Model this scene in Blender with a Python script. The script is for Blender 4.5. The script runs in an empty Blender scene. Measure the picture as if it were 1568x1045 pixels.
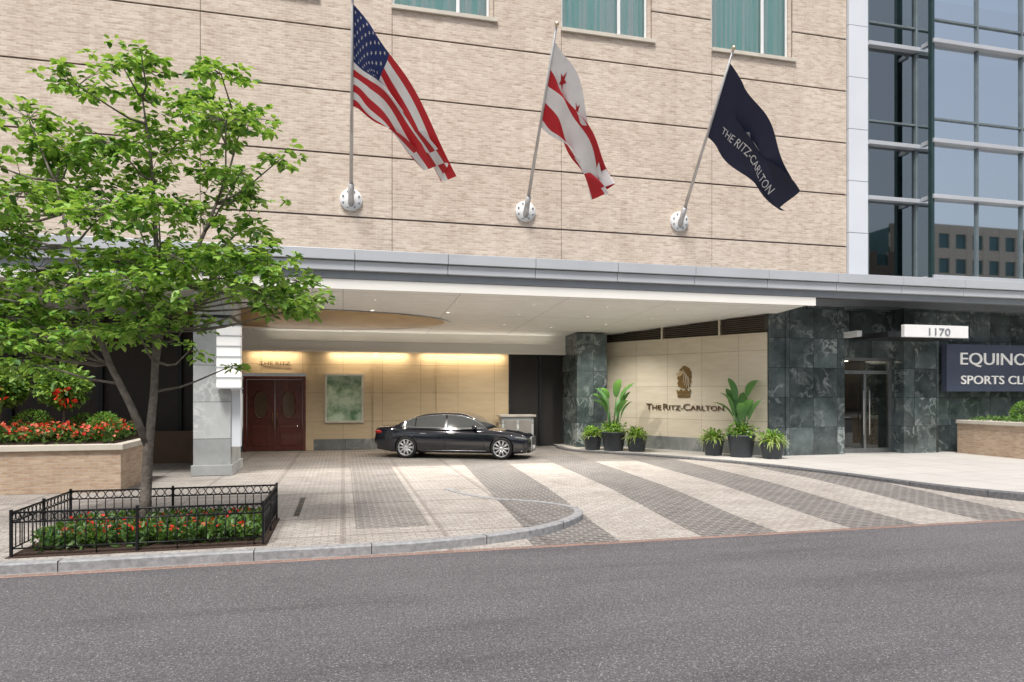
import bpy, bmesh, math, random
from mathutils import Vector, Matrix
import numpy as np
random.seed(7); rng=np.random.default_rng(7)
S=bpy.context.scene; C=S.collection
# ------------------------------------------------------------------ materials
def newmat(name):
    m=bpy.data.materials.new(name); m.use_nodes=True
    nt=m.node_tree; b=nt.nodes["Principled BSDF"]; return m,nt,b
def N(nt,t,**k):
    n=nt.nodes.new(t)
    for a,v in k.items(): setattr(n,a,v)
    return n
def L(nt,a,b): nt.links.new(a,b)
def c4(c): return (c[0],c[1],c[2],1)
def mixc(nt,a,b,fac,mode='MIX'):
    n=N(nt,'ShaderNodeMix',data_type='RGBA',blend_type=mode)
    for i,v in ((0,fac),(6,a),(7,b)):
        if hasattr(v,'is_output'): L(nt,v,n.inputs[i])
        elif i==0: n.inputs[0].default_value=v
        else: n.inputs[i].default_value=c4(v)
    return n.outputs[2]
def math_(nt,op,a,b=0.0,c=None):
    n=N(nt,'ShaderNodeMath',operation=op)
    for i,v in enumerate((a,b,c)):
        if v is None: continue
        if hasattr(v,'is_output'): L(nt,v,n.inputs[i])
        else: n.inputs[i].default_value=v
    return n.outputs[0]
def noise(nt,vec,scale,detail=4,rough=.55,lo=.3,hi=.7,stretch=None):
    if stretch:
        mp=N(nt,'ShaderNodeMapping'); mp.inputs['Scale'].default_value=stretch; L(nt,vec,mp.inputs[0]); vec=mp.outputs[0]
    n=N(nt,'ShaderNodeTexNoise'); n.inputs['Scale'].default_value=scale; n.inputs['Detail'].default_value=detail; n.inputs['Roughness'].default_value=rough
    L(nt,vec,n.inputs['Vector'])
    r=N(nt,'ShaderNodeMapRange'); r.inputs[1].default_value=lo; r.inputs[2].default_value=hi
    L(nt,n.outputs['Fac'],r.inputs[0]); return r.outputs[0]
def objvec(nt): return N(nt,'ShaderNodeTexCoord').outputs['Object']
def bump(nt,b,h,strength=.3,dist=.01):
    n=N(nt,'ShaderNodeBump'); n.inputs['Strength'].default_value=strength; n.inputs['Distance'].default_value=dist
    L(nt,h,n.inputs['Height']); L(nt,n.outputs[0],b.inputs['Normal'])
def mat(name,col,rough=.6,metal=0,var=.12,scale=3,bmp=0,bs=60,col2=None,spec=None,coat=0):
    m,nt,b=newmat(name); v=objvec(nt)
    f=noise(nt,v,scale)
    c2=col2 or tuple(max(0,x*(1-var*2)) for x in col)
    L(nt,mixc(nt,c2,col,f),b.inputs['Base Color'])
    b.inputs['Roughness'].default_value=rough; b.inputs['Metallic'].default_value=metal
    if coat: b.inputs['Coat Weight'].default_value=coat; b.inputs['Coat Roughness'].default_value=.03
    if spec is not None: b.inputs['Specular IOR Level'].default_value=spec
    if bmp: bump(nt,b,noise(nt,v,bs,3),bmp,.01)
    return m
def uvec(nt,mode):
    """metric wall coordinates: 'XZ', 'SZ' ((x+y),z) or 'XY'"""
    sep=N(nt,'ShaderNodeSeparateXYZ'); L(nt,objvec(nt),sep.inputs[0])
    cb=N(nt,'ShaderNodeCombineXYZ')
    if mode=='XZ': L(nt,sep.outputs[0],cb.inputs[0]); L(nt,sep.outputs[2],cb.inputs[1])
    elif mode=='SZ': L(nt,math_(nt,'ADD',sep.outputs[0],sep.outputs[1]),cb.inputs[0]); L(nt,sep.outputs[2],cb.inputs[1])
    elif mode=='DZ': # along the diagonal sign wall
        L(nt,math_(nt,'SUBTRACT',math_(nt,'MULTIPLY',sep.outputs[0],.5073),math_(nt,'MULTIPLY',sep.outputs[1],.8618)),cb.inputs[0]); L(nt,sep.outputs[2],cb.inputs[1])
    else: L(nt,sep.outputs[0],cb.inputs[0]); L(nt,sep.outputs[1],cb.inputs[1])
    return cb.outputs[0],sep
def brick(nt,vec,w,h,mortar,c1,c2,cm,off=.5,bias=0,smooth=.1):
    n=N(nt,'ShaderNodeTexBrick'); n.offset=off; n.inputs['Scale'].default_value=1
    n.inputs['Brick Width'].default_value=w; n.inputs['Row Height'].default_value=h; n.inputs['Mortar Size'].default_value=mortar
    n.inputs['Mortar Smooth'].default_value=smooth; n.inputs['Bias'].default_value=bias
    n.inputs['Color1'].default_value=c4(c1); n.inputs['Color2'].default_value=c4(c2); n.inputs['Mortar'].default_value=c4(cm)
    L(nt,vec,n.inputs['Vector']); return n
def brick_mat(name,c1,c2,cm,w=.21,h=.0738,mortar=.009,mode='XZ',patch=.14):
    m,nt,b=newmat(name); v,_=uvec(nt,mode)
    br=brick(nt,v,w,h,mortar,c1,c2,cm)
    f=noise(nt,v,.55,5,.6); g=noise(nt,v,1.0,3,.7,.3,.7,(2.2,9,1))
    col=mixc(nt,br.outputs['Color'],(.86,.84,.82),math_(nt,'MULTIPLY',f,.9),'MULTIPLY')
    col=mixc(nt,col,(.86,.84,.82),g,'MULTIPLY')
    # occasional darker stretcher rows
    st=noise(nt,v,1,2,.7,.55,.60,(2.4,13.55,1))
    col=mixc(nt,col,(.84,.80,.77),st,'MULTIPLY')
    # weather streaks
    st=noise(nt,v,.8,4,.6,.52,.75,(3.5,.25,1))
    col=mixc(nt,col,(.90,.88,.87),st,'MULTIPLY')
    L(nt,col,b.inputs['Base Color']); b.inputs['Roughness'].default_value=.85
    bump(nt,b,math_(nt,'SUBTRACT',1.0,br.outputs['Fac']),.5,.006)
    return m
M_brick=brick_mat('brick',(.76,.655,.545),(.60,.495,.40),(.71,.64,.56))
M_brick2=brick_mat('planter_brick',(.58,.44,.31),(.48,.34,.23),(.50,.43,.36),mode='SZ')
def stone_mat(name,a,bcol,vein,w=.95,h=1.02,mode='SZ',rough=.25,vs=2.1,vd=.6,vw=22,vlo=.45,vhi=.65):
    m,nt,b=newmat(name); v,_=uvec(nt,mode); o=objvec(nt)
    br=brick(nt,v,w,h,.008,(.70,.70,.70),(1.3,1.3,1.3),(.30,.30,.30),off=0)
    # every slab shows another part of the block: shift the lookup by the slab colour
    sh=N(nt,'ShaderNodeVectorMath',operation='SCALE'); L(nt,br.outputs['Color'],sh.inputs[0]); sh.inputs['Scale'].default_value=9.0
    ad=N(nt,'ShaderNodeVectorMath',operation='ADD'); L(nt,o,ad.inputs[0]); L(nt,sh.outputs[0],ad.inputs[1]); o2=ad.outputs[0]
    f=noise(nt,o2,1.1,8,.66,.36,.66)
    n2=N(nt,'ShaderNodeTexNoise'); n2.inputs['Scale'].default_value=vs; n2.inputs['Detail'].default_value=6; n2.inputs['Roughness'].default_value=.6; n2.inputs['Distortion'].default_value=vd; L(nt,o2,n2.inputs['Vector'])
    vv=math_(nt,'SUBTRACT',1.0,math_(nt,'MULTIPLY',math_(nt,'ABSOLUTE',math_(nt,'SUBTRACT',n2.outputs['Fac'],.5)),vw))
    vv=math_(nt,'MAXIMUM',vv,0); vv=math_(nt,'MULTIPLY',vv,noise(nt,o2,.9,3,.5,vlo,vhi))
    col=mixc(nt,a,bcol,f); col=mixc(nt,col,vein,vv)
    col=mixc(nt,col,br.outputs['Color'],1.0,'MULTIPLY')
    L(nt,col,b.inputs['Base Color']); b.inputs['Roughness'].default_value=rough
    return m
M_green=stone_mat('green_serpentine',(.040,.054,.055),(.125,.155,.155),(.34,.38,.37),rough=.10,vs=1.5)
M_grayst=stone_mat('gray_marble',(.32,.34,.34),(.44,.455,.45),(.55,.56,.54),w=1.2,h=.98,rough=.4)
M_base=stone_mat('base_stone',(.13,.14,.14),(.22,.23,.22),(.35,.36,.35),w=1.3,h=2,rough=.4)
def panel_mat(name,c1,c2,cm,w,h,mode,rough=.5,mort=.008):
    m,nt,b=newmat(name); v,_=uvec(nt,mode)
    br=brick(nt,v,w,h,mort,c1,c2,cm,off=0)
    f=noise(nt,v,1.3,6,.65,.3,.7,(1,5,1))
    L(nt,mixc(nt,br.outputs['Color'],(.86,.84,.80),f,'MULTIPLY'),b.inputs['Base Color']); b.inputs['Roughness'].default_value=rough
    return m
M_cream=panel_mat('limestone_panels',(.72,.65,.53),(.67,.60,.48),(.40,.34,.27),1.44,1.22,'DZ')
M_tan=panel_mat('travertine_panels',(.62,.50,.33),(.57,.45,.29),(.33,.25,.15),1.5,1.1,'XZ')
M_white=mat('white_soffit',(.84,.82,.76),.6,var=.03,scale=.6)
M_ceil=panel_mat('ceiling_plaster',(.88,.88,.86),(.86,.86,.84),(.52,.51,.49),3.2,3.2,'XY',.6,.012)
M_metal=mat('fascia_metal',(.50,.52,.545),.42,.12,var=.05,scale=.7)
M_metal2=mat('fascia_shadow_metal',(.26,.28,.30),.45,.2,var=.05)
M_darkmetal=mat('dark_metal',(.03,.032,.035),.4,.5)
M_pil=mat('pale_metal_panel',(.68,.71,.75),.45,.0,var=.04,scale=.5)
M_wood=mat('ceiling_wood',(.42,.27,.11),.45,col2=(.33,.20,.08),scale=1.5)
M_dark=mat('dark_interior',(.018,.016,.014),.7)
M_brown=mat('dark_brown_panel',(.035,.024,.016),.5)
M_door=mat('red_mahogany',(.13,.03,.02),.3,col2=(.08,.018,.012),scale=5,coat=.3)
M_wglass=mat('door_glass',(.12,.08,.05),.1)
M_black=mat('black_iron',(.012,.012,.013),.45,.3)
M_pole=mat('aluminium_pole',(.62,.60,.58),.35,.5)
M_whitep=mat('white_paint',(.80,.80,.78),.45,var=.03)
M_navy=mat('navy_sign',(.075,.09,.14),.45,var=.08)
M_bronze=mat('bronze_letters',(.16,.10,.05),.4,.5)
M_pot=mat('slate_pot',(.045,.055,.068),.5,var=.15)
M_mulch=mat('mulch',(.08,.045,.03),.95,col2=(.03,.02,.015),scale=40,bmp=.8,bs=50)
M_cap=mat('planter_cap_stone',(.62,.57,.48),.7,var=.08,scale=2)
def paving_mat(name):
    m,nt,b=newmat(name); v,sep=uvec(nt,'XY'); X,Y=sep.outputs[0],sep.outputs[1]
    sk=math_(nt,'SUBTRACT',X,math_(nt,'MULTIPLY',math_(nt,'SUBTRACT',Y,15),.075))
    fr=math_(nt,'FRACT',math_(nt,'DIVIDE',math_(nt,'SUBTRACT',sk,3.18),2.84))
    s1=math_(nt,'LESS_THAN',fr,.5)
    gr=math_(nt,'GREATER_THAN',sk,3.18)
    s1=math_(nt,'MULTIPLY',s1,gr)
    a=math_(nt,'MULTIPLY',math_(nt,'GREATER_THAN',X,.2),math_(nt,'LESS_THAN',X,1.4))
    a=math_(nt,'MULTIPLY',a,math_(nt,'GREATER_THAN',Y,11.3))
    s2=math_(nt,'MULTIPLY',math_(nt,'MULTIPLY',a,math_(nt,'SUBTRACT',1.0,gr)),.8)
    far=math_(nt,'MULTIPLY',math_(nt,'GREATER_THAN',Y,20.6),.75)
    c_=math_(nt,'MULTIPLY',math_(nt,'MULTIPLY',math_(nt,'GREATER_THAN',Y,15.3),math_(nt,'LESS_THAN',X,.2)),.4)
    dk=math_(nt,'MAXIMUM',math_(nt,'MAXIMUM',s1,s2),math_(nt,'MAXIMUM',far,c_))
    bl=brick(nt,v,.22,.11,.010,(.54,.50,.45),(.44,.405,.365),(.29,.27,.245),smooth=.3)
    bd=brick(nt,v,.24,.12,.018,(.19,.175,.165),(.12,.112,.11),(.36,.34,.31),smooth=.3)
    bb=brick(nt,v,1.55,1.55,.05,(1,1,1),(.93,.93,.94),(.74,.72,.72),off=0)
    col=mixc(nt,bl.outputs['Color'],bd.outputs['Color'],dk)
    bbf=math_(nt,'MULTIPLY',math_(nt,'LESS_THAN',X,3.2),1.0)
    col=mixc(nt,col,bb.outputs['Color'],bbf,'MULTIPLY')
    col=mixc(nt,col,(.74,.72,.71),noise(nt,v,.9,6,.65),'MULTIPLY')
    col=mixc(nt,col,(.72,.70,.68),noise(nt,v,14,3,.6,.4,.7),'MULTIPLY')
    # oil and tyre stains
    col=mixc(nt,col,(.62,.60,.59),noise(nt,v,1,4,.7,.60,.78,(.9,.35,1)),'MULTIPLY')
    L(nt,col,b.inputs['Base Color']); b.inputs['Roughness'].default_value=.8
    bump(nt,b,math_(nt,'SUBTRACT',1.0,math_(nt,'ADD',math_(nt,'MULTIPLY',bl.outputs['Fac'],.5),math_(nt,'MULTIPLY',bd.outputs['Fac'],.5))),.5,.01)
    return m
M_pave=paving_mat('pavers')
def asphalt():
    m,nt,b=newmat('asphalt'); v=objvec(nt)
    col=mixc(nt,(.155,.145,.151),(.195,.182,.19),noise(nt,v,.35,5,.6))
    col=mixc(nt,col,(.50,.50,.51),noise(nt,v,30,3,.95,.42,.60),'MULTIPLY')
    col=mixc(nt,col,(.38,.37,.36),math_(nt,'MULTIPLY',noise(nt,v,48,1,.9,.60,.67),.85))
    col=mixc(nt,col,(.80,.80,.81),noise(nt,v,1,4,.6,.5,.7,(.12,1.6,1)),'MULTIPLY')
    col=mixc(nt,col,(.72,.72,.73),noise(nt,v,1,5,.7,.50,.80,(.3,1.2,1)),'MULTIPLY')
    L(nt,col,b.inputs['Base Color']); b.inputs['Roughness'].default_value=.85
    bump(nt,b,noise(nt,v,40,4,.8),.8,.015); return m
M_asph=asphalt()
M_conc=panel_mat('sidewalk_concrete',(.54,.52,.49),(.50,.48,.455),(.27,.25,.24),1.5,1.5,'XY',.85,.012)
M_curb=mat('granite_curb',(.36,.36,.36),.7,col2=(.22,.22,.225),scale=14,bmp=.3)
M_curbd=mat('bluestone_curb',(.16,.16,.165),.7,col2=(.09,.09,.095),scale=14,bmp=.3)
M_gutter=brick_mat('gutter_brick',(.34,.20,.16),(.26,.16,.13),(.34,.31,.28),w=.2,h=.1,mode='XY')
def leafmat(name,c1,c2,trans=.35,sc=1.6):
    m,nt,b=newmat(name); v=objvec(nt)
    L(nt,mixc(nt,c1,c2,noise(nt,v,sc,3)),b.inputs['Base Color']); b.inputs['Roughness'].default_value=.45
    out=nt.nodes['Material Output']; t=N(nt,'ShaderNodeBsdfTranslucent'); t.inputs['Color'].default_value=c4((c2[0]*1.5,c2[1]*1.35,c2[2]*.8))
    mx=N(nt,'ShaderNodeMixShader'); mx.inputs[0].default_value=trans
    L(nt,b.outputs[0],mx.inputs[1]); L(nt,t.outputs[0],mx.inputs[2]); L(nt,mx.outputs[0],out.inputs['Surface']); return m
ML=[leafmat('leaf_light',(.24,.42,.07),(.34,.54,.12)),leafmat('leaf_mid',(.13,.29,.045),(.21,.40,.07)),leafmat('leaf_dark',(.045,.13,.022),(.08,.19,.035))]
MS=[leafmat('shrub_light',(.08,.17,.04),(.13,.24,.05)),leafmat('shrub_dark',(.03,.085,.02),(.05,.12,.03))]
MB=[leafmat('banana_leaf',(.07,.20,.06),(.13,.30,.10)),leafmat('spider_leaf',(.20,.33,.07),(.42,.52,.20))]
MF=[leafmat('flower_red',(.62,.02,.02),(.75,.06,.03),.25,8),leafmat('flower_orange',(.70,.14,.07),(.75,.25,.15),.25,8)]
M_bark=mat('bark',(.24,.205,.17),.9,col2=(.10,.085,.07),scale=9,bmp=.8,bs=25)
def glass_mat(name,tint,refl=.5,rough=.02,gc=(.85,.92,.95,1)):
    m,nt,b=newmat(name)
    out=nt.nodes['Material Output']; g=N(nt,'ShaderNodeBsdfGlossy'); g.inputs['Roughness'].default_value=rough; g.inputs['Color'].default_value=gc
    t=N(nt,'ShaderNodeBsdfTransparent'); t.inputs['Color'].default_value=c4(tint)
    fr=N(nt,'ShaderNodeFresnel'); fr.inputs[0].default_value=1.5
    f=math_(nt,'MINIMUM',math_(nt,'ADD',fr.outputs[0],refl),1.0)
    mx=N(nt,'ShaderNodeMixShader'); L(nt,f,mx.inputs[0]); L(nt,t.outputs[0],mx.inputs[1]); L(nt,g.outputs[0],mx.inputs[2]); L(nt,mx.outputs[0],out.inputs['Surface']); return m
M_glass=glass_mat('window_glass',(.98,1,.99),0)
M_cw=glass_mat('curtainwall_glass',(.30,.42,.43),.70,gc=(.88,.95,1,1))
M_cwd=glass_mat('curtainwall_glass_dark',(.16,.24,.25),.22)
M_doorg=glass_mat('entrance_glass',(.75,.8,.8),.04)
def curtain_mat():
    m,nt,b=newmat('green_curtain'); v=objvec(nt)
    col=mixc(nt,(.55,.92,.84),(.95,1,.98),noise(nt,v,1,2,.5,.4,.6,(9,.1,.12)))
    L(nt,col,b.inputs['Base Color']); b.inputs['Roughness'].default_value=.8; return m
M_curtain=curtain_mat()
def emis(name,col,s):
    m,nt,b=newmat(name); b.inputs['Base Color'].default_value=c4(col); b.inputs['Emission Color'].default_value=c4(col); b.inputs['Emission Strength'].default_value=s; return m
M_lamp=emis('lamp_lens',(1,.9,.72),3.0)
M_sconce=emis('sconce_glass',(.88,.87,.83),.35)
# ------------------------------------------------------------------ geometry helpers
def group(name,loc=(0,0,0),rz=0):
    e=bpy.data.objects.new(name,None); e.empty_display_size=.3; e.location=loc; e.rotation_euler=(0,0,rz); C.objects.link(e); return e
def mesh(name,v,f,mats,parent=None,smooth=False,mi=None):
    me=bpy.data.meshes.new(name); me.from_pydata([tuple(p) for p in v],[],[tuple(q) for q in f])
    if not isinstance(mats,(list,tuple)): mats=[mats]
    for m in mats: me.materials.append(m)
    if mi is not None: me.polygons.foreach_set('material_index',list(mi))
    if smooth: me.polygons.foreach_set('use_smooth',[True]*len(me.polygons))
    me.update(); o=bpy.data.objects.new(name,me); C.objects.link(o)
    if parent: o.parent=parent
    return o
CF=[(0,3,2,1),(4,5,6,7),(0,1,5,4),(1,2,6,5),(2,3,7,6),(3,0,4,7)]
def cube8(x0,x1,y0,y1,z0,z1): return [(x0,y0,z0),(x1,y0,z0),(x1,y1,z0),(x0,y1,z0),(x0,y0,z1),(x1,y0,z1),(x1,y1,z1),(x0,y1,z1)]
def box(name,x0,x1,y0,y1,z0,z1,m,parent=None,xf=None,bev=0):
    v=cube8(x0,x1,y0,y1,z0,z1)
    if xf: v=[xf(*p) for p in v]
    o=mesh(name,v,CF,m,parent)
    if bev:
        b=o.modifiers.new('b','BEVEL'); b.width=bev; b.segments=2
    return o
def boxes(name,lst,m,parent=None,xf=None,bev=0):
    V=[];F=[]
    for b in lst:
        k=len(V); v=cube8(*b)
        if xf: v=[xf(*p) for p in v]
        V+=v; F+=[tuple(i+k for i in f) for f in CF]
    o=mesh(name,V,F,m,parent)
    if bev:
        bb=o.modifiers.new('b','BEVEL'); bb.width=bev; bb.segments=2
    return o
def panes(name,lst,m,parent=None):
    V=[];F=[]
    for x0,x1,y,z0,z1 in lst:
        k=len(V); V+=[(x0,y,z0),(x1,y,z0),(x1,y,z1),(x0,y,z1)]; F.append((k,k+1,k+2,k+3))
    return mesh(name,V,F,m,parent)
def tube_data(pts,rad,seg=8):
    V=[];F=[]; n=len(pts); pts=[Vector(p) for p in pts]
    for i,p in enumerate(pts):
        d=(pts[min(i+1,n-1)]-pts[max(i-1,0)]); d.normalize() if d.length>0 else None
        up=Vector((0,0,1)) if abs(d.z)<.9 else Vector((1,0,0))
        a=d.cross(up).normalized(); b=a.cross(d)
        r=rad[i] if isinstance(rad,(list,tuple)) else rad
        for k in range(seg):
            t=2*math.pi*k/seg; V.append(p+a*(r*math.cos(t))+b*(r*math.sin(t)))
    for i in range(n-1):
        for k in range(seg):
            F.append((i*seg+k,i*seg+(k+1)%seg,(i+1)*seg+(k+1)%seg,(i+1)*seg+k))
    F.append(tuple(range(seg))[::-1]); F.append(tuple((n-1)*seg+k for k in range(seg)))
    return V,F
def tubes(name,lst,m,parent=None,seg=8,smooth=True):
    V=[];F=[]
    for pts,rad in lst:
        v,f=tube_data(pts,rad,seg); k=len(V); V+=v; F+=[tuple(i+k for i in q) for q in f]
    return mesh(name,V,F,m,parent,smooth)
def lathe(name,prof,m,parent=None,axis='Z',seg=32,loc=(0,0,0),mi=None):
    V=[];F=[];MI=[]; n=len(prof)
    for r,h in prof:
        for k in range(seg):
            t=2*math.pi*k/seg; a,b=r*math.cos(t),r*math.sin(t)
            p=(a,b,h) if axis=='Z' else (a,h,b)
            V.append((p[0]+loc[0],p[1]+loc[1],p[2]+loc[2]))
    for i in range(n-1):
        for k in range(seg):
            F.append((i*seg+k,i*seg+(k+1)%seg,(i+1)*seg+(k+1)%seg,(i+1)*seg+k)); MI.append(mi[i] if mi else 0)
    return mesh(name,V,F,m,parent,True,MI)
def text_mesh(txt,size,ext=0.01):
    cu=bpy.data.curves.new('t','FONT'); cu.body=txt; cu.size=size; cu.align_x='CENTER'; cu.extrude=ext; cu.resolution_u=3
    o=bpy.data.objects.new('t',cu); C.objects.link(o); bpy.context.view_layer.update()
    me=bpy.data.meshes.new_from_object(o.evaluated_get(bpy.context.evaluated_depsgraph_get()))
    V=[tuple(v.co) for v in me.vertices]; F=[tuple(p.vertices) for p in me.polygons]
    bpy.data.objects.remove(o); bpy.data.meshes.remove(me); return V,F
def text(name,txt,size,xf,m,parent=None,width=None,ext=.012):
    V,F=text_mesh(txt,size,ext)
    if width:
        xs=[v[0] for v in V]; w=max(xs)-min(xs); V=[(v[0]*width/w,v[1],v[2]) for v in V]
    return mesh(name,[xf(*v) for v in V],F,m,parent)
# ------------------------------------------------------------------ leaves
def leaf_arrays(pos,dirs,size,fold=.25,width=.55,r=None):
    n=len(pos); d=dirs/np.linalg.norm(dirs,axis=1,keepdims=True)
    up=np.tile([0,0,1.],(n,1))+rng.normal(0,.35,(n,3))
    s=np.cross(d,up); s/=np.linalg.norm(s,axis=1,keepdims=True)+1e-9
    nn=np.cross(s,d); L_=(size*rng.uniform(.7,1.25,n))[:,None]; w=L_*width*.5
    P0=pos; l1=pos+d*L_*.3+s*w+nn*w*fold; l2=pos+d*L_*.7+s*w*.85+nn*w*fold; tp=pos+d*L_-nn*L_*.12
    r1=pos+d*L_*.3-s*w+nn*w*fold; r2=pos+d*L_*.7-s*w*.85+nn*w*fold
    V=np.stack([P0,l1,l2,tp,r2,r1],1).reshape(-1,3)
    b=np.arange(n)*6
    F=np.concatenate([np.stack([b,b+1,b+2,b+3],1),np.stack([b,b+3,b+4,b+5],1)],0)
    return V,F
def leaf_mesh(name,pos,dirs,size,mats,probs,parent,width=.55,fold=.25):
    V,F=leaf_arrays(pos,dirs,size,fold,width); n=len(pos)
    k=rng.choice(len(mats),n,p=probs); mi=np.concatenate([k,k])
    me=bpy.data.meshes.new(name); me.vertices.add(len(V)); me.vertices.foreach_set('co',V.ravel())
    me.loops.add(F.size); me.loops.foreach_set('vertex_index',F.ravel().astype(np.int32))
    me.polygons.add(len(F)); me.polygons.foreach_set('loop_start',np.arange(0,F.size,4,dtype=np.int32)); me.polygons.foreach_set('loop_total',np.full(len(F),4,dtype=np.int32))
    for m in mats: me.materials.append(m)
    me.polygons.foreach_set('material_index',mi.astype(np.int32)); me.update(calc_edges=True); me.validate()
    o=bpy.data.objects.new(name,me); C.objects.link(o); o.parent=parent; return o
def blob_leaves(name,c,r,n,size,mats,probs,parent,shell=.75,width=.55):
    u=rng.normal(0,1,(n,3)); u/=np.linalg.norm(u,axis=1,keepdims=True)
    rr=rng.uniform(shell,1,(n,1)); pos=np.array(c)+u*rr*np.array(r)
    return leaf_mesh(name,pos,u+rng.normal(0,.6,(n,3)),size,mats,probs,parent,width)
def bed(name,x0,x1,y0,y1,z,n,h,size,mats,probs,parent,width=.5):
    pos=np.stack([rng.uniform(x0,x1,n),rng.uniform(y0,y1,n),z+rng.uniform(.0,1,n)**.7*h],1)
    pos[:,2]-= .35*h*(np.sin(pos[:,0]*5.1+pos[:,1]*3)*np.cos(pos[:,1]*6.3)+.2).clip(-.3,1)
    return leaf_mesh(name,pos,rng.normal(0,1,(n,3))+np.array([0,0,.5]),size,mats,probs,parent,width)
def blade(p,ang,elev,length,width,arch,seg=7,tip=.0):
    """arching leaf blade strip"""
    V=[];F=[]; x=Vector(p); e=elev; ca,sa=math.cos(ang),math.sin(ang); side=Vector((-sa,ca,0)); st=length/seg
    for i in range(seg+1):
        t=i/seg; w=width*.5*math.sin(math.pi*min(1,(t*.93+.07)))**.6
        drop=Vector((0,0,.25*w))
        V+= [x+side*w+drop, x, x-side*w+drop]
        d=Vector((ca*math.cos(e),sa*math.cos(e),math.sin(e))); x=x+d*st; e-=arch/seg
    for i in range(seg):
        a=i*3; F+=[(a,a+1,a+4,a+3),(a+1,a+2,a+5,a+4)]
    return V,F
def blades(name,lst,m,parent):
    V=[];F=[]
    for a in lst:
        v,f=blade(*a); k=len(V); V+=v; F+=[tuple(i+k for i in q) for q in f]
    return mesh(name,V,F,m,parent,True)
# ================================================================== GROUND
mesh('ground',[(-3000,-3000,-.16),(3000,-3000,-.16),(3000,3000,-.16),(-3000,3000,-.16)],[(0,1,2,3)],mat('ground_soil',(.16,.15,.14),.9,scale=.05))
mesh('road',[(-120,-9,-.13),(140,-9,-.13),(140,9.86,-.13),(-120,9.86,-.13)],[(0,1,2,3)],M_asph)
mesh('gutter',[(-120,9.86,-.127),(140,9.86,-.127),(140,10.02,-.127),(-120,10.02,-.127)],[(0,1,2,3)],M_gutter)
mesh('far_sidewalk',[(-120,-14,0),(140,-14,0),(140,-9,0),(-120,-9,0),(-120,-9,-.15),(140,-9,-.15)],[(0,1,2,3),(3,2,5,4)],M_conc)
V=[];F=[]; ys=[10.0+.5*i for i in range(12)]+[18,22,30]
def dz(y):
    t=min(1,max(0,(y-10)/5.5)); return -.126+.122*(t*t*(3-2*t))
for y in ys: V+=[(-60,y,dz(y)),(60,y,dz(y))]
for i in range(len(ys)-1): F.append((2*i,2*i+1,2*i+3,2*i+2))
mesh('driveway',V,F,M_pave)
def smooth_path(p,n=8):
    out=[]; P=[Vector((a,b,0)) for a,b in p]
    for i in range(len(P)-1):
        p0=P[max(i-1,0)];p1=P[i];p2=P[i+1];p3=P[min(i+2,len(P)-1)]
        for k in range(n):
            t=k/n; out.append(.5*((2*p1)+(p2-p0)*t+(2*p0-5*p1+4*p2-p3)*t*t+(3*p1-p0-3*p2+p3)*t**3))
    out.append(P[-1]); return out
def curb(name,path,side,w=.16,top=.012,gap=1.6,m=None):
    """granite curb stones along path; side=+1 inner to the left of travel"""
    V=[];F=[]; n=len(path)
    for i,p in enumerate(path):
        d=(path[min(i+1,n-1)]-path[max(i-1,0)]).normalized(); nrm=Vector((-d.y,d.x,0))*side
        q=p+nrm*w; a=p+nrm*.02
        V+=[(p.x,p.y,-.15),(p.x,p.y,top-.02),(a.x,a.y,top),(q.x,q.y,top),(q.x,q.y,-.15)]
    for i in range(n-1):
        a=i*5;b=a+5
        for k in range(4): F.append((a+k,b+k,b+k+1,a+k+1))
    F.append((0,1,2,3,4)); F.append(tuple((n-1)*5+k for k in (4,3,2,1,0)))
    g=group(name); mesh('stones',V,F,m or M_curb,g)
    acc=0; J=[]
    for i in range(1,n):
        acc+=(path[i]-path[i-1]).length
        if acc>gap:
            acc=0; d=(path[i]-path[i-1]).normalized(); nrm=Vector((-d.y,d.x,0))*side
            p=path[i]-nrm*.002; q=path[i]+nrm*w; e=d*.006
            J.append([(p-e),(p+e),(q+e),(q-e)])
    V=[];F=[]
    for j in J:
        k=len(V); V+=[(a.x,a.y,-.14) for a in j]+[(a.x,a.y,top+.002) for a in j]; F+=[tuple(i+k for i in f) for f in CF]
    if V: mesh('joints',V,F,M_darkmetal,g)
isl=[(x,10.03) for x in (-60,-40,-20,-12)]+[(-10+.8*i,10.03) for i in range(14)]
path1=[Vector((a,b,0)) for a,b in isl]+smooth_path([(1.0,10.04),(2.3,10.3),(3.4,10.85),(4.2,11.7),(4.35,12.5),(3.9,13.3),(3.1,13.95),(2.6,14.8),(2.4,15.6)])
curb('curb',path1,1)
V=[]; n=len(path1)
for i,p in enumerate(path1):
    d=(path1[min(i+1,n-1)]-path1[max(i-1,0)]).normalized(); q=p+Vector((-d.y,d.x,0))*.15; V.append((q.x,q.y,0))
V+=[(-60,15.6,0)]
mesh('sidewalk',V,[tuple(range(len(V)))],M_pave)
path2=smooth_path([(8.3,26.2),(8.35,24.6),(9.2,23.2),(10.1,22.1),(11.1,20.5),(12.1,18.4),(12.8,16),(13.2,13.6),(13.7,12),(14.6,10.9),(16.2,10.2),(18,10.04)])+[Vector((x,10.03,0)) for x in (22,30,45,60)]
curb('curb',path2,1,top=.07,m=M_curbd,w=.2)
V=[]; n=len(path2)
for i,p in enumerate(path2):
    d=(path2[min(i+1,n-1)]-path2[max(i-1,0)]).normalized(); q=p+Vector((-d.y,d.x,0))*.19; V.append((q.x,q.y,.06))
V+=[(60,28,.06),(8.5,28,.06)]
mesh('sidewalk',V,[tuple(range(len(V)))],M_conc)
dg=group('slot_drain'); boxes('grate',[(-.86,-.76,12.75+.25*i,12.97+.25*i,-.05,.006) for i in range(9)],M_black,dg)
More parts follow.
